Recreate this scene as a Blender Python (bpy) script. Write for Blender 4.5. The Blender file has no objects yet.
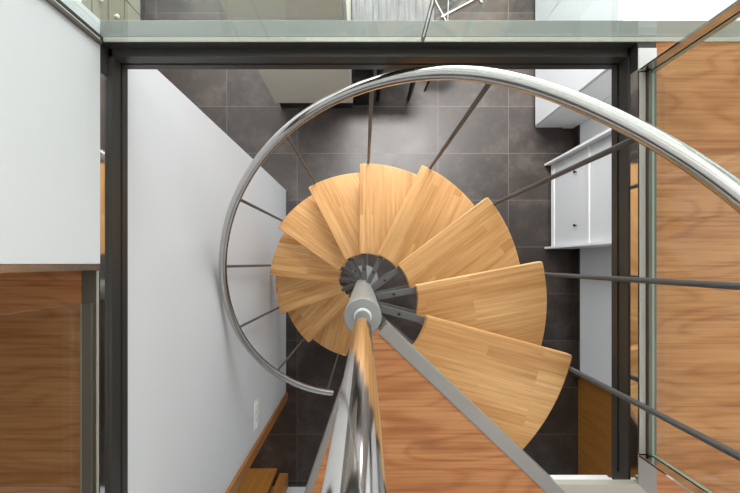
import bpy, bmesh, math, random
from math import sin, cos, radians as R, pi
from mathutils import Vector, Matrix
random.seed(7)
S = bpy.context.scene
COL = S.collection

# ------------------------------------------------------------------ helpers
def bm_new():
    return bmesh.new()

def add_box(bm, x0, x1, y0, y1, z0, z1):
    vs = [bm.verts.new((x, y, z)) for z in (z0, z1) for (x, y) in ((x0, y0), (x1, y0), (x1, y1), (x0, y1))]
    for f in ((0, 3, 2, 1), (4, 5, 6, 7), (0, 1, 5, 4), (1, 2, 6, 5), (2, 3, 7, 6), (3, 0, 4, 7)):
        bm.faces.new([vs[i] for i in f])
    return vs

def add_prism(bm, pts, z0, z1):
    a = sum(pts[i][0]*pts[(i+1) % len(pts)][1]-pts[(i+1) % len(pts)][0]*pts[i][1] for i in range(len(pts)))
    if a < 0:
        pts = pts[::-1]
    lo = [bm.verts.new((x, y, z0)) for x, y in pts]
    hi = [bm.verts.new((x, y, z1)) for x, y in pts]
    n = len(pts)
    bm.faces.new(hi)
    bm.faces.new(lo[::-1])
    for i in range(n):
        bm.faces.new((lo[i], lo[(i+1) % n], hi[(i+1) % n], hi[i]))

def add_tube(bm, path, rad, seg=16, caps=True):
    """a round tube swept along a list of points; rad is one radius or one per point"""
    P = [Vector(p) for p in path]
    n = len(P)
    rads = rad if isinstance(rad, (list, tuple)) else [rad]*n
    t0 = (P[1]-P[0]).normalized()
    ref = Vector((0, 0, 1)) if abs(t0.z) < .9 else Vector((1, 0, 0))
    u = t0.cross(ref).normalized()
    rings = []
    for i in range(n):
        t = (P[min(i+1, n-1)]-P[max(i-1, 0)]).normalized()
        u = (u-t*u.dot(t)).normalized()
        v = t.cross(u)
        rings.append([bm.verts.new(P[i]+(u*cos(2*pi*k/seg)+v*sin(2*pi*k/seg))*rads[i]) for k in range(seg)])
    for a, b in zip(rings, rings[1:]):
        for k in range(seg):
            f = bm.faces.new((a[k], a[(k+1) % seg], b[(k+1) % seg], b[k]))
            f.smooth = True
    if caps:
        bm.faces.new(rings[0][::-1])
        bm.faces.new(rings[-1])

def add_lathe(bm, prof, seg=48, cx=0, cy=0):
    """revolve (radius, z) pairs about the vertical through cx, cy"""
    rings = []
    for r, z in prof:
        if r < 1e-6:
            rings.append([bm.verts.new((cx, cy, z))])
        else:
            rings.append([bm.verts.new((cx+r*cos(2*pi*k/seg), cy+r*sin(2*pi*k/seg), z)) for k in range(seg)])
    for a, b in zip(rings, rings[1:]):
        for k in range(seg):
            j = (k+1) % seg
            if len(a) == 1:
                f = bm.faces.new((a[0], b[j], b[k]))
            elif len(b) == 1:
                f = bm.faces.new((a[k], a[j], b[0]))
            else:
                f = bm.faces.new((a[k], a[j], b[j], b[k]))
            f.smooth = True

def bevel(o, w, seg=2, ang=35):
    m = o.modifiers.new('bevel', 'BEVEL')
    m.width = w
    m.segments = seg
    m.limit_method = 'ANGLE'
    m.angle_limit = R(ang)
    m.harden_normals = False
    return o

def obj(name, bm, mat, parent=None, bev=0, seg=2, sharp=None):
    bmesh.ops.recalc_face_normals(bm, faces=bm.faces[:])
    me = bpy.data.meshes.new(name)
    bm.to_mesh(me)
    bm.free()
    o = bpy.data.objects.new(name, me)
    COL.objects.link(o)
    for m in (mat if isinstance(mat, (list, tuple)) else [mat]):
        me.materials.append(m)
    if parent:
        o.parent = parent
    if bev:
        bevel(o, bev, seg)
    if sharp:
        me.set_sharp_from_angle(angle=R(sharp))
    return o

def box(name, b, mat, parent=None, bev=0, seg=2):
    bm = bm_new()
    add_box(bm, *b)
    return obj(name, bm, mat, parent, bev, seg)

def thing(name, label, cat, loc=(0, 0, 0), group=None):
    o = bpy.data.objects.new(name, None)
    COL.objects.link(o)
    o.location = loc
    o.empty_display_size = .1
    return tag(o, label, cat, group)

def tag(o, label, cat, group=None):
    o['label'] = label
    o['category'] = cat
    if group:
        o['group'] = group
    return o

def struct(o, label=None):
    o['kind'] = 'structure'
    if label:
        o['label'] = label
    return o

# ------------------------------------------------------------------ materials
def srgb(r, g, b):
    f = lambda c: (c/255/12.92 if c/255 <= .04045 else ((c/255+.055)/1.055)**2.4)
    return (f(r), f(g), f(b), 1)

class NT:
    def __init__(s, name):
        s.m = bpy.data.materials.new(name)
        s.m.use_nodes = True
        s.t = s.m.node_tree
        s.t.nodes.clear()
        s.out = s.t.nodes.new('ShaderNodeOutputMaterial')

    def n(s, typ, **kw):
        nd = s.t.nodes.new('ShaderNode'+typ)
        for k, v in kw.items():
            if k.startswith('_'):
                setattr(nd, k[1:], v)
            else:
                key = int(k[1:]) if k[0] == 'i' and k[1:].isdigit() else k.replace('__', ' ')
                if isinstance(v, bpy.types.NodeSocket):
                    s.t.links.new(v, nd.inputs[key])
                else:
                    nd.inputs[key].default_value = v
        return nd

    def math(s, op, a, b=0.0, c=None):
        kw = {'i0': a, 'i1': b}
        if c is not None:
            kw['i2'] = c
        return s.n('Math', _operation=op, **kw).outputs[0]

    def ramp(s, fac, stops):
        nd = s.n('ValToRGB', Fac=fac)
        el = nd.color_ramp.elements
        while len(el) < len(stops):
            el.new(.5)
        for e, (p, c) in zip(el, stops):
            e.position = p
            e.color = c
        return nd.outputs[0]

    def mix(s, fac, a, b, blend='MIX'):
        nd = s.t.nodes.new('ShaderNodeMix')
        nd.data_type = 'RGBA'
        nd.blend_type = blend
        for i, v in ((0, fac), (6, a), (7, b)):
            if isinstance(v, bpy.types.NodeSocket):
                s.t.links.new(v, nd.inputs[i])
            else:
                nd.inputs[i].default_value = v
        return nd.outputs[2]

    def done(s, sh):
        s.t.links.new(sh, s.out.inputs[0])
        return s.m

def principled(n, color, rough, metal=0.0, spec=.5, bump=None, bstr=.1, coat=0.0):
    p = n.n('BsdfPrincipled', Base__Color=color, Roughness=rough, Metallic=metal)
    p.inputs['Specular IOR Level'].default_value = spec
    p.inputs['Coat Weight'].default_value = coat
    p.inputs['Coat Roughness'].default_value = .12
    if bump is not None:
        b = n.n('Bump', Strength=bstr, Distance=.01, Height=bump)
        n.t.links.new(b.outputs[0], p.inputs['Normal'])
    return n.done(p.outputs[0])

def plain(name, c, rough=.5, metal=0.0, spec=.5, vary=.04, scale=6.0, coat=0.0):
    """one paint or plastic with a faint procedural mottling"""
    n = NT(name)
    co = n.n('TexCoord').outputs['Object']
    nz = n.n('TexNoise', Vector=co, Scale=scale, Detail=4.0).outputs[0]
    lo = tuple(x*(1-vary) for x in c[:3])+(1,)
    hi = tuple(min(1, x*(1+vary)) for x in c[:3])+(1,)
    return principled(n, n.ramp(nz, [(.3, lo), (.7, hi)]), rough, metal, spec, coat=coat)

def brushed(name, c, rough, stretch=(2, 2, 60)):
    n = NT(name)
    co = n.n('TexCoord').outputs['Object']
    mp = n.n('Mapping', Vector=co, Scale=stretch).outputs[0]
    nz = n.n('TexNoise', Vector=mp, Scale=8.0, Detail=3.0).outputs[0]
    r = n.n('MapRange', Value=nz, To__Min=rough*.7, To__Max=rough*1.4).outputs[0]
    return principled(n, c, r, 1.0)

def tread_wood():
    """finger-jointed oak staves running along the nosing"""
    n = NT('oak_staves')
    tc = n.n('TexCoord')
    rnd = n.n('ObjectInfo').outputs['Random']
    off = n.n('CombineXYZ', X=n.math('MULTIPLY', rnd, 3.1), Y=n.math('MULTIPLY', rnd, .41), Z=rnd).outputs[0]
    co = n.n('VectorMath', _operation='ADD', i0=tc.outputs['Object'], i1=off).outputs[0]
    br = n.n('TexBrick', Vector=co, Color1=(0, 0, 0, 1), Color2=(1, 1, 1, 1), Mortar=(.5, .5, .5, 1), Scale=1.0, Mortar__Size=0.0,
             Bias=0.0, Brick__Width=.55, Row__Height=.044)
    br.offset = .37
    br.offset_frequency = 3
    stave = br.outputs['Color']
    # grain shifted from stave to stave
    sh = n.n('CombineXYZ', Z=n.math('MULTIPLY', stave, 7.0)).outputs[0]
    gco = n.n('VectorMath', _operation='ADD', i0=co, i1=sh).outputs[0]
    g1 = n.n('TexNoise', Vector=n.n('Mapping', Vector=gco, Scale=(3.0, 70.0, 8.0)).outputs[0], Scale=1.0, Detail=6.0, Roughness=.65).outputs[0]
    base = n.ramp(stave, [(0.0, srgb(217, 166, 104)), (.3, srgb(229, 181, 120)), (.62, srgb(236, 190, 129)), (1.0, srgb(241, 198, 138))])
    dark = n.mix(1.0, base, srgb(224, 204, 186), 'MULTIPLY')
    c = n.mix(n.ramp(g1, [(.35, (0, 0, 0, 1)), (.7, (1, 1, 1, 1))]), dark, base)
    return principled(n, c, n.math('MULTIPLY_ADD', g1, .15, .32), 0, .4, bump=g1, bstr=.03)

def plank_wood(name, tones, rough=.38, seedoff=0.0):
    """cherry-toned laminate, long boards along X with knots and cathedral figure"""
    n = NT(name)
    co = n.n('Mapping', Vector=n.n('TexCoord').outputs['Object'], Location=(seedoff, .055, 0)).outputs[0]
    br = n.n('TexBrick', Vector=co, Color1=(0, 0, 0, 1), Color2=(1, 1, 1, 1), Mortar=(.5, .5, .5, 1), Scale=1.0, Mortar__Size=.0008,
             Bias=0.0, Brick__Width=1.35, Row__Height=.195)
    br.offset = .41
    br.offset_frequency = 2
    b = br.outputs['Color']
    sh = n.n('CombineXYZ', X=n.math('MULTIPLY', b, 5.0), Z=n.math('MULTIPLY', b, 9.0)).outputs[0]
    g = n.n('VectorMath', _operation='ADD', i0=co, i1=sh).outputs[0]
    low = n.n('TexNoise', Vector=n.n('Mapping', Vector=g, Scale=(1.5, 5.2, 3.0)).outputs[0], Scale=1.0, Detail=1.5, Roughness=.4).outputs[0]
    wob = n.n('TexNoise', Vector=n.n('Mapping', Vector=g, Scale=(9.0, 40.0, 3.0)).outputs[0], Scale=1.0, Detail=3.0).outputs[0]
    ringv = n.math('ADD', n.math('MULTIPLY', low, 80.0), n.math('MULTIPLY', wob, 1.6))
    rings = n.math('POWER', n.math('MULTIPLY_ADD', n.math('SINE', ringv), .5, .5), 3.0)
    fine = n.n('TexNoise', Vector=n.n('Mapping', Vector=g, Scale=(3.0, 105.0, 4.0)).outputs[0], Scale=1.0, Detail=6.0, Roughness=.62).outputs[0]
    cloud = n.n('TexNoise', Vector=n.n('Mapping', Vector=g, Scale=(2.0, 10.0, 2.0)).outputs[0], Scale=1.0, Detail=5.0).outputs[0]
    v = n.math('SUBTRACT', n.math('ADD', n.math('MULTIPLY', fine, .62), n.math('MULTIPLY', cloud, .42)), n.math('MULTIPLY', rings, .10))
    c = n.ramp(v, [(.22, tones[0]), (.40, tones[1]), (.52, tones[2]), (.72, tones[3])])
    c = n.mix(n.math('MULTIPLY', b, .30), c, tones[4])
    # knots
    vo = n.n('TexVoronoi', Vector=n.n('Mapping', Vector=g, Scale=(3.0, 7.5, 0.0)).outputs[0], Scale=.55, Randomness=1.0).outputs['Distance']
    k = n.ramp(vo, [(.02, (1, 1, 1, 1)), (.13, (0, 0, 0, 1))])
    c = n.mix(n.math('MULTIPLY', k, .6), c, tones[0])
    c = n.mix(n.math('MULTIPLY', br.outputs['Fac'], .45), c, srgb(70, 40, 25))
    return principled(n, c, rough, 0, .4, bump=fine, bstr=.02)

def tile_mat():
    n = NT('slate_tile')
    tc = n.n('TexCoord').outputs['Object']
    co = n.n('Mapping', Vector=tc, Location=(-.7826+.7445*6, -1.655+.495*10, 0)).outputs[0]
    br = n.n('TexBrick', Vector=co, Color1=(0, 0, 0, 1), Color2=(1, 1, 1, 1), Mortar=(.5, .5, .5, 1), Scale=1.0, Mortar__Size=.003,
             Mortar__Smooth=.15, Bias=0.0, Brick__Width=.7445, Row__Height=.495)
    br.offset = 0.0
    b = br.outputs['Color']
    sh = n.n('CombineXYZ', Z=n.math('MULTIPLY', b, 11.0)).outputs[0]
    g = n.n('VectorMath', _operation='ADD', i0=tc, i1=sh).outputs[0]
    n1 = n.n('TexNoise', Vector=g, Scale=2.6, Detail=8.0, Roughness=.62).outputs[0]
    n2 = n.n('TexNoise', Vector=g, Scale=14.0, Detail=6.0, Roughness=.7).outputs[0]
    v = n.math('ADD', n.math('MULTIPLY', n1, .7), n.math('MULTIPLY', n2, .3))
    c = n.ramp(v, [(.33, srgb(28, 23, 20)), (.5, srgb(48, 41, 37)), (.66, srgb(80, 71, 66))])
    c = n.mix(n.math('MULTIPLY', b, .14), c, srgb(84, 74, 69))
    c = n.mix(br.outputs['Fac'], c, srgb(98, 93, 90))
    h = n.math('SUBTRACT', n.math('MULTIPLY', n2, .15), br.outputs['Fac'])
    return principled(n, c, n.math('MULTIPLY_ADD', n1, .22, .30), 0, .5, bump=h, bstr=.12)

def glass_mat():
    n = NT('clear_glass')
    f = n.math('POWER', n.n('LayerWeight', Blend=.5).outputs['Facing'], 5.0)
    f = n.math('MULTIPLY_ADD', f, .9, .035)
    t = n.n('BsdfTransparent', Color=(.93, .965, .95, 1))
    g = n.n('BsdfGlossy', Color=(1, 1, 1, 1), Roughness=.01)
    return n.done(n.n('MixShader', i0=f, i1=t.outputs[0], i2=g.outputs[0]).outputs[0])

def streaked(name, a, b, scale):
    n = NT(name)
    co = n.n('TexCoord').outputs['Object']
    nz = n.n('TexNoise', Vector=n.n('Mapping', Vector=co, Scale=scale).outputs[0], Scale=1.0, Detail=5.0, Roughness=.6).outputs[0]
    return principled(n, n.ramp(nz, [(.32, a), (.68, b)]), .35, 0, .5)

M = dict(
    oak=tread_wood(),
    cherry=plank_wood('cherry_boards', [srgb(126, 74, 41), srgb(170, 110, 66), srgb(193, 134, 86), srgb(210, 157, 107), srgb(168, 106, 62)]),
    tile=tile_mat(),
    white=plain('white_plaster', srgb(224, 228, 232), .75, vary=.012, scale=2.0),
    ceil=plain('ceiling_white', srgb(235, 234, 231), .8, vary=.01),
    lacquer=plain('white_lacquer', srgb(232, 233, 234), .3, vary=.01),
    frontgrey=plain('pale_grey_lacquer', srgb(214, 217, 221), .35, vary=.01),
    cream=plain('cream_lacquer', srgb(230, 224, 208), .35, vary=.015),
    chrome=brushed('polished_steel', (.80, .79, .77, 1), .085, (1, 1, 1)),
    rail=brushed('satin_steel', (.58, .57, .55, 1), .13, (1, 1, 1)),
    rod=plain('dull_steel', srgb(86, 87, 88), .4, metal=0, spec=.35, vary=.04),
    steel=brushed('brushed_flat_steel', (.62, .61, .59, 1), .24, (60, 2, 2)),
    flat=plain('satin_flat_bar', srgb(150, 150, 148), .3, metal=.35, vary=.03),
    chan=plain('channel_steel', srgb(112, 107, 98), .28, metal=.5, vary=.05),
    joint=plain('dark_glass_joint', srgb(58, 62, 50), .5, spec=.2, vary=.05),
    mirror=brushed('mirror_steel', (.70, .69, .67, 1), .06, (1, 1, 1)),
    beam=plain('anthracite_paint', srgb(54, 53, 51), .42, vary=.05, scale=3),
    bracket=plain('grey_bracket_paint', srgb(97, 98, 99), .42, vary=.06, scale=9),
    column=plain('grey_column_paint', srgb(142, 145, 144), .38, vary=.03, scale=8),
    bolt=plain('black_bolt', srgb(28, 28, 29), .4),
    dark=plain('black_matt', srgb(26, 24, 24), .45),
    edgeplate=plain('pale_edge_paint', srgb(176, 173, 163), .4, vary=.02),
    flange=plain('grey_green_paint', srgb(136, 141, 137), .4, vary=.02),
    trim=plain('pale_trim', srgb(196, 193, 184), .4, vary=.02),
    glass=glass_mat(),
    gedge=plain('glass_edge_green', srgb(158, 182, 168), .12, spec=.8, vary=.05),
    doorwood=streaked('brown_door_veneer', srgb(140, 92, 38), srgb(166, 112, 50), (30, 30, 2)),
    table=streaked('grey_washed_oak', srgb(62, 61, 62), srgb(112, 111, 112), (55, 3, 3)),
    casing=streaked('door_casing_oak', srgb(150, 98, 46), srgb(180, 124, 64), (30, 30, 2)),
    olive=plain('greige_lacquer', srgb(150, 146, 130), .4, vary=.02),
    plug=plain('white_plastic', srgb(240, 240, 238), .3, vary=.005),
)

# ------------------------------------------------------------------ key dimensions
ZC = 3.733            # eye height
ZL = 2.64             # upper floor
H = .22               # riser
CX, CY = .003, -.166  # column axis
RO, RI = .785, .224
T0, DT = 18.0, 27.05
NT_ = 11
JIT = {1: -2.8, 2: -1.7, 3: -1.0, 4: -.6, 7: -.4, 8: -1.5, 9: -.5, 11: -2.0}     # small irregularities of the fitted treads
SHX = {1: .010, 2: .008, 3: .004, 7: .009, 8: .017, 9: .010, 10: .012, 11: .004}

def img(a):            # angle measured clockwise from +X as seen from above
    return (cos(R(a)), -sin(R(a)))

# ------------------------------------------------------------------ setting: lower storey
bm = bm_new(); add_box(bm, -4.5, 4.2, -3.6, 4.7, -.1, 0)
struct(obj('floor', bm, M['tile']), 'dark slate tiled floor of the lower storey')

# wall beside the stair
struct(box('wall_left', (-.945, -.825, -1.364, .772, 0, 2.50), M['white']), 'white wall beside the spiral stair')
struct(box('trim_1', (-.95, -.803, -1.440, -1.364, 0, 2.50), M['casing'], bev=.003), 'wooden casing at the end of the white wall')
# wall on the right with tiled skirting
struct(box('wall_right', (2.217, 2.35, -1.15, 1.42, 0, 2.50), M['white'], bev=.012), 'white wall on the right of the lower hall')
bm = bm_new(); add_box(bm, 2.205, 2.2165, -1.19, 1.42, 0, .11)
struct(obj('baseboard_right', bm, M['tile']), 'dark tiled skirting along the right wall')
d = struct(box('door_1', (2.263, 2.31, -2.25, -1.16, 0, 2.06), M['doorwood'], bev=.003), 'brown wooden door at the right end of the hall')
struct(box('wall_right.001', (2.36, 2.46, -2.6, -1.18, 0, 2.50), M['white']))
struct(box('wall_back', (-4.4, 2.46, -2.62, -2.36, 0, 2.50), M['white']), 'white wall at the near end of the lower hall')
d = struct(box('door_2', (-1.75, -.915, -2.215, -2.17, 0.0, 2.06), M['doorwood'], bev=.003), 'brown wooden door standing ajar')
bm = bm_new(); add_tube(bm, [(-.965, -2.17, 1.02), (-.965, -2.125, 1.02), (-1.08, -2.12, 1.02)], .009, 10)
obj('door_handle', bm, M['steel'], d)
struct(box('trim_2', (-.895, -.80, -2.36, -2.22, 0, 2.10), M['casing'], bev=.003), 'wooden jamb beside the brown door')
struct(box('baseboard_back', (-.80, 2.2, -2.36, -2.33, 0, .012), M['tile']))
# outer shell
struct(box('wall_left.001', (-4.6, -4.5, -3.6, 4.7, -.1, 5.25), M['white']))
struct(box('wall_right.002', (4.2, 4.3, -3.6, 4.7, -.1, 5.25), M['white']))
struct(box('wall_back.001', (-4.6, 4.3, -3.7, -3.6, -.1, 5.25), M['white']))
struct(box('ceiling', (-4.6, 4.3, -3.7, 4.8, 5.25, 5.35), M['ceil']), 'white ceiling of the double-height room')

# glazed front (double height)
bm = bm_new()
for (x0, x1, z0, z1) in ((-4.6, -3.4, -.1, 5.25), (3.4, 4.3, -.1, 5.25), (-3.4, 3.4, 4.85, 5.25), (-3.4, 3.4, -.1, .25)):
    add_box(bm, x0, x1, 4.7, 4.8, z0, z1)
struct(obj('wall_front', bm, M['white']), 'white front wall around the big window')
bm = bm_new()
for i in range(5):
    x = -3.4+i*1.7
    add_box(bm, x-.04, x+.04, 4.71, 4.79, .25, 4.85)
for z in (.29, 2.5, 4.81):
    add_box(bm, -3.4, 3.4, 4.71, 4.79, z-.04, z+.04)
w = struct(obj('window_1', bm, M['beam']), 'tall grid window of the double-height room')
box('pane', (-3.4, 3.4, 4.745, 4.755, .25, 4.85), M['glass'], w)

# ------------------------------------------------------------------ setting: upper floor
P43 = img(43.5); P108 = img(108.8)
def along(d, r):
    return (CX+d[0]*r, CY+d[1]*r)
s43 = (.70+CY)/.688
pA = along(P43, s43)
sB = (1.10+CY)/.9466
pB = along(P108, sB)
XR, XL, YT, YB = .904, -.873, .684, -.70
bm = bm_new()
add_prism(bm, [along(P43, .03), pA, (XR, YB-.02), (XR, YT), (4.2, YT), (4.2, -3.6), (-4.5, -3.6), (-4.5, -.02), (XL, -.02), (XL, -1.10), pB, along(P108, .03)], 2.60, ZL)
struct(obj('floor.001', bm, M['cherry']), 'cherry-toned plank floor of the upper storey')
bm = bm_new()                                            # slab below, white soffit
add_box(bm, .905, 4.2, -3.6, .684, 2.50, 2.60)
add_box(bm, -4.5, -.874, -3.6, .75, 2.50, 2.60)
add_box(bm, -.874, .905, -3.6, -1.12, 2.50, 2.60)
add_prism(bm, [(-.29, -1.12), (-.29, -.95), (.60, -.75), (.905, -.75), (.905, -1.12)], 2.50, 2.60)
struct(obj('ceiling.001', bm, M['ceil']))
# upper wall on the left, ending beside the well
struct(box('wall_left.002', (-4.5, -.817, -.002, .735, ZL, 5.25), M['white']), 'white upper wall at the left of the stairwell')
struct(box('trim_3', (-.90, -.8165, -.022, -.003, ZL, 5.25), M['steel']), 'grey metal strip down the end of the white wall')
struct(box('trim_4', (-.83, -.8165, .7355, .752, ZL, 5.25), M['lacquer']), 'white corner strip at the far end of the upper wall')
struct(box('trim_5', (-.8165, -.806, .672, .684, ZL+.005, ZL+1.02), M['chan'], bev=.002), 'grey metal glazing channel up the wall end')

# steel frame of the well: fascia with a shallow groove and a polished strip above
def fascia(name, inward, run, a0, a1, lab, face):
    """run along Y (inward +-1 in x) or along X"""
    bm = bm_new()
    for (d0, d1, z0, z1) in ((face-.055, face, 2.566, 2.604), (face-.055, face-.006, 2.556, 2.5665), (face-.055, face, 2.530, 2.5565)):
        if run == 'y+':
            add_box(bm, inward-d1, inward-d0, a0, a1, z0, z1)
        elif run == 'y-':
            add_box(bm, inward+d0, inward+d1, a0, a1, z0, z1)
        else:
            add_box(bm, a0, a1, inward-d1, inward-d0, z0, z1)
    return struct(obj(name, bm, M['beam']), lab)
fascia('trim_6', -.817, 'y-', -1.1, .74, 'dark grey steel edge beam left of the stairwell', .012)
fascia('trim_7', .848, 'y+', -.694, .74, 'dark grey steel edge beam right of the stairwell', .0045)
fascia('trim_8', .684, 'x', -.872, .90, 'dark grey steel edge beam at the far side of the stairwell', .024)
struct(box('trim_9', (-.835, -.817, -1.1, .59, 2.605, ZL), M['mirror']), 'polished steel strip above the left beam')
struct(box('trim_10', (.848, .862, -.70, .60, 2.605, ZL), M['mirror']), 'polished steel strip above the right beam')
struct(box('trim_18', (-.872, -.8175, .59, .6835, 2.605, ZL-.001), M['beam']))
struct(box('trim_18.001', (.8485, .903, .6005, .6835, 2.605, ZL-.001), M['beam']))
struct(box('trim_18.002', (.8625, .903, -.70, .60, 2.605, ZL-.001), M['beam']))
struct(box('trim_11', (-.816, 4.2, .700, .752, 2.612, ZL), M['flange'], bev=.002), 'grey steel flange on top of the far beam')
struct(box('trim_11.001', (-.816, .848, .684, .6995, 2.605, ZL-.001), M['beam']), 'dark face of the far beam')
struct(box('trim_11.002', (.90, 4.2, .6845, .752, 2.50, 2.611), M['beam']))
# pale trim along the near edge of the well and grey one right of the glass end
pA2 = along(P43, (.684+CY)/.688)
bm = bm_new(); add_prism(bm, [(pA2[0]+.02, -.684), (.848, -.684), (.904, -.74), (.904, -.78), (pA2[0]+.11, -.78)], 2.618, ZL+.003)
struct(obj('trim_12', bm, M['edgeplate']), 'pale edge plate at the near side of the stairwell')
bm = bm_new(); add_prism(bm, [(.848, -.684), (.848, -.60), (.904, -.60), (.904, -.74)], 2.6405, ZL+.003)
struct(obj('trim_13', bm, M['flat']), 'grey steel floor strip beyond the glass end')
struct(box('trim_14', (.848, .904, .60, .664, 2.6405, ZL+.003), M['lacquer']), 'white floor strip at the far right corner of the well')
# flat bars along both edges of the landing wedge
def flat_bar(name, d, r0, r1, w0, w1, mat, z0, z1, lab):
    nx, ny = -d[1], d[0]
    p = [(CX+d[0]*r+nx*w, CY+d[1]*r+ny*w) for r, w in ((r0, w0), (r1, w0), (r1, w1), (r0, w1))]
    bm = bm_new(); add_prism(bm, p, z0, z1)
    return struct(obj(name, bm, mat, bev=.0015), lab)
struct(box('trim_17', (pA2[0]-.02, .80, -.72, -.70, 2.567, 2.6), M['lacquer']), 'white edge of the landing slab')
struct(box('trim_17.001', (.8436, .90, -.735, -.695, 2.53, 2.604), M['beam']))
flat_bar('trim_15', P43, .064, s43+.10, -.009, .033, M['flat'], 2.58, ZL+.004, 'grey steel edge bar beside the first tread')
flat_bar('trim_16', P108, .064, sB, 0, .019, M['flat'], 2.58, ZL+.004, 'steel edge bar on the left side of the landing')

# ------------------------------------------------------------------ spiral staircase
st = thing('spiral_staircase', 'spiral staircase of oak treads around a grey steel column with chrome handrail', 'staircase', (CX, CY, 0))
prof = [(0, .0), (.06, 0), (.06, ZL+.012)]
bm = bm_new(); add_lathe(bm, [(0, .012), (.0585, .012), (.0585, ZL+.004), (.0555, ZL+.008), (0, ZL+.008)])
obj('column', bm, M['column'], st, sharp=30).location.x = -.007
bm = bm_new(); add_lathe(bm, [(0, 0), (.145, 0), (.145, .010), (.142, .013), (0, .013)])
obj('base_plate', bm, M['column'], st, sharp=30)
bm = bm_new(); add_lathe(bm, [(0, ZL+.008), (.0238, ZL+.008), (.0238, ZL+.93), (.022, ZL+.94), (0, ZL+.94)], 64)
for v in bm.verts:
    v.co.x -= .0030*(v.co.z-ZL)/.93
post = obj('newel_post', bm, M['chrome'], st, sharp=30)
bm = bm_new(); add_lathe(bm, [(.0241, ZL+.0085), (.0275, ZL+.0085), (.0275, ZL+.012), (.0255, ZL+.015), (.0241, ZL+.015)], 48)
obj('post_collar', bm, M['lacquer'], post, sharp=30)
post.location.x = -.007

NO = .029                       # nosing lies this far ahead of the radial
def tread_bm():
    bm = bm_new()
    a0o, a0i = math.degrees(math.asin(NO/RO)), math.degrees(math.asin(NO/RI))
    back = -33.5
    pts = []
    rc = .007                   # rounded outer nose corner
    xo = RO*cos(R(a0o))
    pts += [(xo-rc*1.1, NO), (xo-rc*.35, NO-rc*.22), (xo-rc*.02, NO-rc*.9)]
    n = 22
    a1 = math.degrees(math.atan2(NO-rc*1.2, RO))
    for i in range(n+1):
        a = a1+(back-a1)*i/n
        pts.append((RO*cos(R(a)), RO*sin(R(a))))
    for i in range(10):
        a = back+(a0i-back)*i/9
        pts.append((RI*cos(R(a)), RI*sin(R(a))))
    add_prism(bm, pts, -.038, 0)
    return bm
def arm_bm(ang, off, r1=.30):
    """flat steel arm with a raised lip, from the column out under the tread"""
    bm = bm_new()
    add_box(bm, .05, r1, off-.014, off+.014, -.050, -.0395)
    add_box(bm, .05, RI-.004, off-.014, off-.009, -.085, -.050)
    bmesh.ops.rotate(bm, cent=(0, 0, 0), matrix=Matrix.Rotation(R(ang), 3, 'Z'), verts=bm.verts[:])
    return bm
def bolt_bm(ang, off):
    bm = bm_new()
    add_lathe(bm, [(0, -.0396), (.006, -.0396), (.006, -.036), (0, -.036)], 12, .125, off)
    bmesh.ops.rotate(bm, cent=(0, 0, 0), matrix=Matrix.Rotation(R(ang), 3, 'Z'), verts=bm.verts[:])
    return bm
proto_t = obj('tread', tread_bm(), M['oak'], st, bev=.005, seg=3)
subs = [obj('support_arm', arm_bm(0, .004), M['bracket'], proto_t, bev=.0015),
        obj('support_arm', arm_bm(-25, -.006), M['bracket'], proto_t, bev=.0015),
        obj('bolt', bolt_bm(0, .004), M['bolt'], proto_t)]

# hand rail: depth below the eye (in risers) against angle, as a smooth curve
ks = [.45, 1.0, 1.6, 2.49, 2.89, 3.37, 3.92, 4.28, 4.67, 5.23, 5.90, 6.67, 7.54, 8.44, 8.95, 9.41, 9.93, 10.43, 11.02]
ab = [4.30, 4.30, 4.30, 4.29, 4.25, 4.23, 4.31, 4.34, 4.29, 4.21, 4.13, 3.99, 3.97, 4.14, 4.32, 4.40, 4.45, 4.48, 4.52]
def above(k):
    k = max(ks[0], min(ks[-1], k))
    # gaussian smoothing of the samples
    sw = sv = 0
    for i in range(141):
        q = k+(i-70)*.012
        qq = max(ks[0], min(ks[-1], q))
        for j in range(len(ks)-1):
            if ks[j] <= qq <= ks[j+1]:
                v = ab[j]+(ab[j+1]-ab[j])*(qq-ks[j])/(ks[j+1]-ks[j])
                break
        w = math.exp(-((q-k)/.3)**2)
        sw += w; sv += w*v
    return sv/sw
RR = .7956
def rail_pt(k):
    a = -(T0-DT*(k-1))
    z = ZC-(5.97+k-1-above(k))*H
    return (RR*cos(R(a)), RR*sin(R(a)), z)
path = [rail_pt(.45+(11.02-.45)*i/150) for i in range(151)]
bm = bm_new(); add_tube(bm, path, .0212, 24)
rail = obj('handrail', bm, M['rail'], st, sharp=50)

for k in range(1, NT_+1):
    z = ZC-(5.97+k-1)*H
    if k == 1:
        t, sub = proto_t, subs
    else:
        t = proto_t.copy(); COL.objects.link(t); t.parent = st
        for s_ in subs:
            c = s_.copy(); COL.objects.link(c); c.parent = t
    t.location = (SHX.get(k, 0), 0, z)
    t.rotation_euler = (0, 0, R(-(T0-DT*(k-1)+JIT.get(k, 0))))
for k in range(1, NT_+1):
    z = ZC-(5.97+k-1)*H
    a = -(T0-DT*(k-1))-2.0
    jb = {1: 3.2, 2: 1.4, 3: 1.5, 4: 1.0}.get(k, 0)
    p = (.7915*cos(R(a+jb))+SHX.get(k, 0), .7915*sin(R(a+jb)))
    q = rail_pt(k-(2.0-jb)/DT)
    bm = bm_new()
    add_tube(bm, [(p[0], p[1], z-.05), (q[0], q[1], q[2]-.012)], .0082, 12)
    b = obj('baluster', bm, M['rod'], st, sharp=50)

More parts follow.
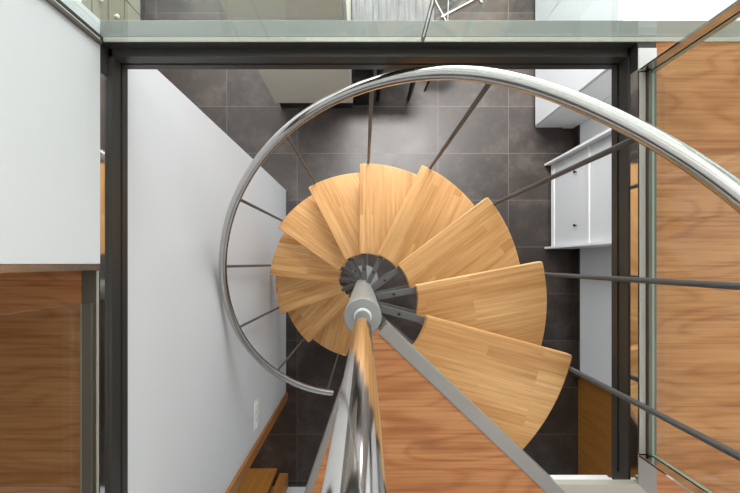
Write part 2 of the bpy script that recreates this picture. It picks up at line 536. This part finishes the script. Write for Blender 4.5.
# ------------------------------------------------------------------ glass balustrades
def glass_pane(name, b, parent, long_axis):
    bm = bm_new(); add_box(bm, *b)
    bm.faces.ensure_lookup_table()
    bmesh.ops.recalc_face_normals(bm, faces=bm.faces[:])
    for f in bm.faces:
        big = abs(f.normal.y) > .9 if long_axis == 'x' else abs(f.normal.x) > .9
        f.material_index = 0 if big or (f.normal.z < -.9 and long_axis == 'x') else (2 if long_axis == 'x' and abs(f.normal.x) > .9 else 1)
    return obj(name, bm, [M['glass'], M['gedge'], M['joint']], parent)
for x0, x1, lab in ((-.805, .177, 'long clear glass balustrade panel along the far side, beside the white wall'),
                    (.186, 2.6, 'clear glass balustrade panel running on to the right above the far beam')):
    t = thing('glass_balustrade', lab, 'balustrade', ((x0+x1)/2, .691, ZL), 'glass panels along the far beam')
    dx = (x1-x0)/2
    glass_pane('pane', (-dx, dx, -.006, .006, .0035, 1.0), t, 'x')
    box('base_bead', (-dx, dx, -.0065, .0065, -.006, .003), M['trim'], t)
t = thing('glass_balustrade', 'glass balustrade panel along the right edge of the stairwell on the bright floor', 'balustrade', (.876, 0, ZL), 'glass panels beside the well')
glass_pane('pane', (.006, .018, -.588, .588, .006, 1.0), t, 'y')
bm = bm_new()
add_box(bm, -.026, .028, -.588, .588, .0005, .003)
add_box(bm, -.006, .004, -.588, .588, .003, .016)
obj('base_channel', bm, M['chan'], t, bev=.0015)
box('cover_strip', (-.027, -.008, -.588, .588, .0032, .006), M['edgeplate'], t, bev=.001)
for y in (.594, -.594):
    box('end_plate', (-.028, .028, y-.004, y+.004, .003, 1.0), M['mirror'], t, bev=.001)
t = thing('glass_balustrade', 'glass balustrade panel along the left edge of the stairwell on the shaded floor', 'balustrade', (-.845, -.6, ZL), 'glass panels beside the well')
glass_pane('pane', (-.028, -.018, -.55, .476, .006, 1.0), t, 'y')
bm = bm_new()
add_box(bm, -.028, .026, -.50, .577, .0005, .003)
add_box(bm, -.018, .012, -.55, .476, .003, .014)
obj('base_channel', bm, M['chan'], t, bev=.0015)
box('cover_strip', (.020, .0265, -.50, .577, .0032, .006), M['edgeplate'], t, bev=.001)

# ------------------------------------------------------------------ lower storey furniture
# shoe cabinet against the right wall
t = thing('shoe_cabinet', 'white shoe cabinet with tilting flaps and dark knobs against the right wall', 'cabinet', (2.10, .597, 0))
hw = .4385
for s in (-1, 1):
    box('side_panel', (-.193, .100, s*hw-.011 if s > 0 else -hw-.011, s*hw+.011 if s > 0 else -hw+.011, 0, 1.22), M['lacquer'], t, bev=.002)
bm = bm_new(); add_box(bm, -.09, .100, -hw+.0115, hw-.0115, .09, 1.22)
obj('carcass', bm, M['lacquer'], t)
for z0, z1 in ((.03, .085), (.634, .656), (1.19, 1.22)):
    box('front_rail', (-.138, -.091, -hw+.0115, hw-.0115, z0, z1), M['lacquer'], t, bev=.0015)
for z0, z1 in ((.088, .631), (.659, 1.187)):
    f = box('flap', (-.131, -.0915, -hw+.015, hw-.015, z0, z1), M['frontgrey'], t, bev=.003)
    for y in (.248, -.248):
        bm = bm_new()
        add_tube(bm, [(-.131, y, z1-.17), (-.142, y, z1-.17), (-.147, y, z1-.17), (-.156, y, z1-.17), (-.159, y, z1-.17)], [.006, .006, .013, .013, .009], 16)
        k_ = obj('knob', bm, M['bolt'], f, sharp=40)
box('cabinet_top', (-.205, .100, -.462, .462, 1.2205, 1.245), M['lacquer'], t, bev=.003)

# tall white wardrobe beyond it
t = thing('white_storage_unit', 'chest-high white storage unit with pale worktop beyond the shoe cabinet', 'cabinet', (2.30, 2.9, 0))
box('carcass', (-.485, .70, -1.468, 1.5, .0, 1.25), M['lacquer'], t, bev=.003)
box('worktop', (-.50, .72, -1.47, 1.5, 1.2505, 1.29), M['plug'], t, bev=.004)
for y0, y1 in ((-1.46, -.5), (-.495, .5), (.505, 1.49)):
    box('door', (-.504, -.4855, y0, y1, .03, 1.245), M['frontgrey'], t, bev=.002)
bm = bm_new(); add_box(bm, -.20, .70, -1.478, -1.4685, .0, 1.25)
obj('end_panel', bm, M['lacquer'], t, bev=.002)

# tall cream cupboard
t = thing('tall_cream_cupboard', 'tall cream kitchen cupboard on a dark plinth at the far side', 'cupboard', (-.51, 1.95, 0))
box('plinth', (-.36, .385, -.31, .29, 0, .10), M['dark'], t)
box('carcass', (-.395, .397, -.285, .30, .101, 2.25), M['cream'], t)
box('door', (-.395, .372, -.306, -.2855, .104, 1.36), M['cream'], t, bev=.002)
box('door', (-.395, .372, -.306, -.2855, 1.366, 2.25), M['cream'], t, bev=.002)
box('edge_strip', (.374, .397, -.306, -.2855, .104, 2.25), M['plug'], t, bev=.002)

# black bin beside the cupboard
t = thing('waste_bin', 'black bin on the tiles beside the cream cupboard', 'bin', (-.01, 1.80, 0))
box('body', (-.09, .10, -.13, .12, 0, .47), M['dark'], t, bev=.012, seg=3)
box('lid', (-.098, .103, -.133, .123, .472, .50), M['dark'], t, bev=.012, seg=3)

# dining table and chair
t = thing('dining_table', 'grey-washed dining table with dark legs beyond the glass', 'table', (.245, 2.45, 0))
box('table_top', (-.345, .345, -.76, .36, .715, .75), M['table'], t, bev=.003)
for sx in (-1, 1):
    for sy in (-1, 1):
        x, y = (.225 if sx > 0 else -.10), (.30 if sy > 0 else -.72)
        bm = bm_new(); add_tube(bm, [(x, y, 0), (x*1.0, y, .714)], [.022, .034], 4)
        obj('leg', bm, M['dark'], t, bev=.003)

t = thing('stool', 'stool with thin black legs standing to the right of the grey table', 'stool', (.80, 2.06, 0))
bm = bm_new(); add_lathe(bm, [(0, .44), (.165, .44), (.17, .446), (.17, .462), (.164, .468), (0, .468)], 40)
obj('seat', bm, M['plug'], t, sharp=40)
for x, y in ((-.16, -.24), (.24, .03), (-.10, .25)):
    bm = bm_new(); add_tube(bm, [(x, y, 0), (x*.55, y*.55, .4395)], [.011, .014], 10)
    obj('leg', bm, M['dark'], t, sharp=50)
bm = bm_new(); add_tube(bm, [(-.15, -.225, .06), (-.03, -.06, .22), (.05, .02, .30)], .006, 8)
obj('strut', bm, M['dark'], t, sharp=50)

t = thing('wire_chair', 'white wire-framed chair on a sled base beyond the glass, right of the table', 'chair', (.858, 3.02, 0))
t.rotation_euler = (0, 0, R(28))
for sx in (-1, 1):
    bm = bm_new()
    add_tube(bm, [(sx*.20, .22, .44), (sx*.21, .23, .03), (sx*.21, .22, .007), (sx*.21, -.42, .007), (sx*.205, -.43, .03), (sx*.18, -.20, .44)], .006, 10)
    obj('sled_leg', bm, M['plug'], t, sharp=50)
bm = bm_new(); add_tube(bm, [(-.24, -.36, .0205), (0, -.36, .0205), (.24, -.36, .0205)], .0075, 10)
obj('floor_brace', bm, M['plug'], t, sharp=50)
box('seat', (-.215, .215, -.17, .24, .447, .47), M['plug'], t, bev=.01, seg=3)
box('backrest', (-.20, .20, .245, .262, .47, .84), M['plug'], t, bev=.006, seg=2)

# kitchen drawers far left
t = thing('kitchen_drawer_unit', 'greige kitchen drawer unit with white knobs at the far left', 'cabinet', (-2.6, 2.3, 0))
box('plinth', (-.28, .28, -.55, 1.2, 0, .10), M['dark'], t)
box('carcass', (-.30, .28, -.56, 1.2, .101, .88), M['dark'], t)
for z0, z1 in ((.105, .325), (.35, .54), (.565, .735), (.76, .875)):
    dr = box('drawer', (.2805, .302, -.55, .235, z0, z1), M['olive'], t, bev=.002)
    for y in (-.02, ):
        bm = bm_new(); add_tube(bm, [(.302, y, (z0+z1)/2+.03), (.315, y, (z0+z1)/2+.03), (.32, y, (z0+z1)/2+.03), (.335, y, (z0+z1)/2+.03)], [.008, .008, .017, .015], 14)
        obj('knob', bm, M['plug'], dr, sharp=40)
box('door', (.2805, .302, .245, 1.19, .105, .875), M['olive'], t, bev=.002)
box('worktop', (-.31, .32, -.57, 1.21, .8805, .92), M['plug'], t, bev=.003)

# sockets on the left wall
t = thing('wall_socket', 'white triple wall socket on the white wall beside the stair', 'socket', (-.825, -1.15, 1.05))
box('plate', (.0003, .010, -.105, .105, -.042, .042), M['plug'], t, bev=.003)
for y in (-.068, 0, .068):
    box('rocker', (.0103, .020, y-.022, y+.022, -.026, .026), M['plug'], t, bev=.003)

# ------------------------------------------------------------------ light
W = bpy.data.worlds.new('daylight'); S.world = W
W.use_nodes = True
bgn = W.node_tree.nodes['Background']
sky = W.node_tree.nodes.new('ShaderNodeTexSky')
sky.sky_type = 'HOSEK_WILKIE'
sky.sun_direction = (.3, -.5, .8)
mixn = W.node_tree.nodes.new('ShaderNodeMix'); mixn.data_type = 'RGBA'
mixn.inputs[0].default_value = .8
W.node_tree.links.new(sky.outputs[0], mixn.inputs[6])
mixn.inputs[7].default_value = (1.0, .98, .95, 1)
W.node_tree.links.new(mixn.outputs[2], bgn.inputs[0])
bgn.inputs[1].default_value = 1.0

def area(name, loc, rot, sx, sy, power, col=(1, 1, 1)):
    l = bpy.data.lights.new(name, 'AREA')
    l.shape = 'RECTANGLE'; l.size = sx; l.size_y = sy
    l.energy = power; l.color = col
    o = bpy.data.objects.new(name, l); COL.objects.link(o)
    o.location = loc; o.rotation_euler = rot
    return o
# daylight through the tall window
area('window_daylight', (0, 4.66, 2.55), (R(-90), 0, 0), 6.6, 4.5, 400, (1, .995, .985))
# unseen overhead fills, added to brighten the upper storey
area('overhead_fill', (1.9, -.9, 5.2), (0, 0, 0), 1.2, 1.2, 16, (1, .98, .95))
area('overhead_fill', (.2, 1.9, 5.2), (0, 0, 0), 1.6, 1.0, 14, (1, .97, .93))

k_ = area('far_floor_fill', (.7, 2.75, 5.2), (0, 0, 0), 1.6, .8, 75, (1, .98, .96))  # unseen fill light, added to lift the far tiles towards the window
k_.data.spread = R(75)

# ------------------------------------------------------------------ camera
cam = bpy.data.cameras.new('camera'); co = bpy.data.objects.new('camera', cam); COL.objects.link(co)
co.location = (0, 0, ZC); co.rotation_euler = (0, 0, 0)
cam.sensor_width = 36; cam.lens = 353/740*36
cam.shift_x = 6/740; cam.shift_y = 16.5/740
cam.clip_start = .02
S.camera = co
S.view_settings.view_transform = 'Standard'
S.view_settings.look = 'None'
S.view_settings.gamma = 1
S.view_settings.use_curve_mapping = False
S.view_settings.exposure = 0.3
S.cycles.max_bounces = 10
S.cycles.diffuse_bounces = 5
S.cycles.transparent_max_bounces = 16
S.cycles.caustics_reflective = False
S.cycles.caustics_refractive = False
S.cycles.sample_clamp_indirect = 8
S.cycles.use_denoising = True
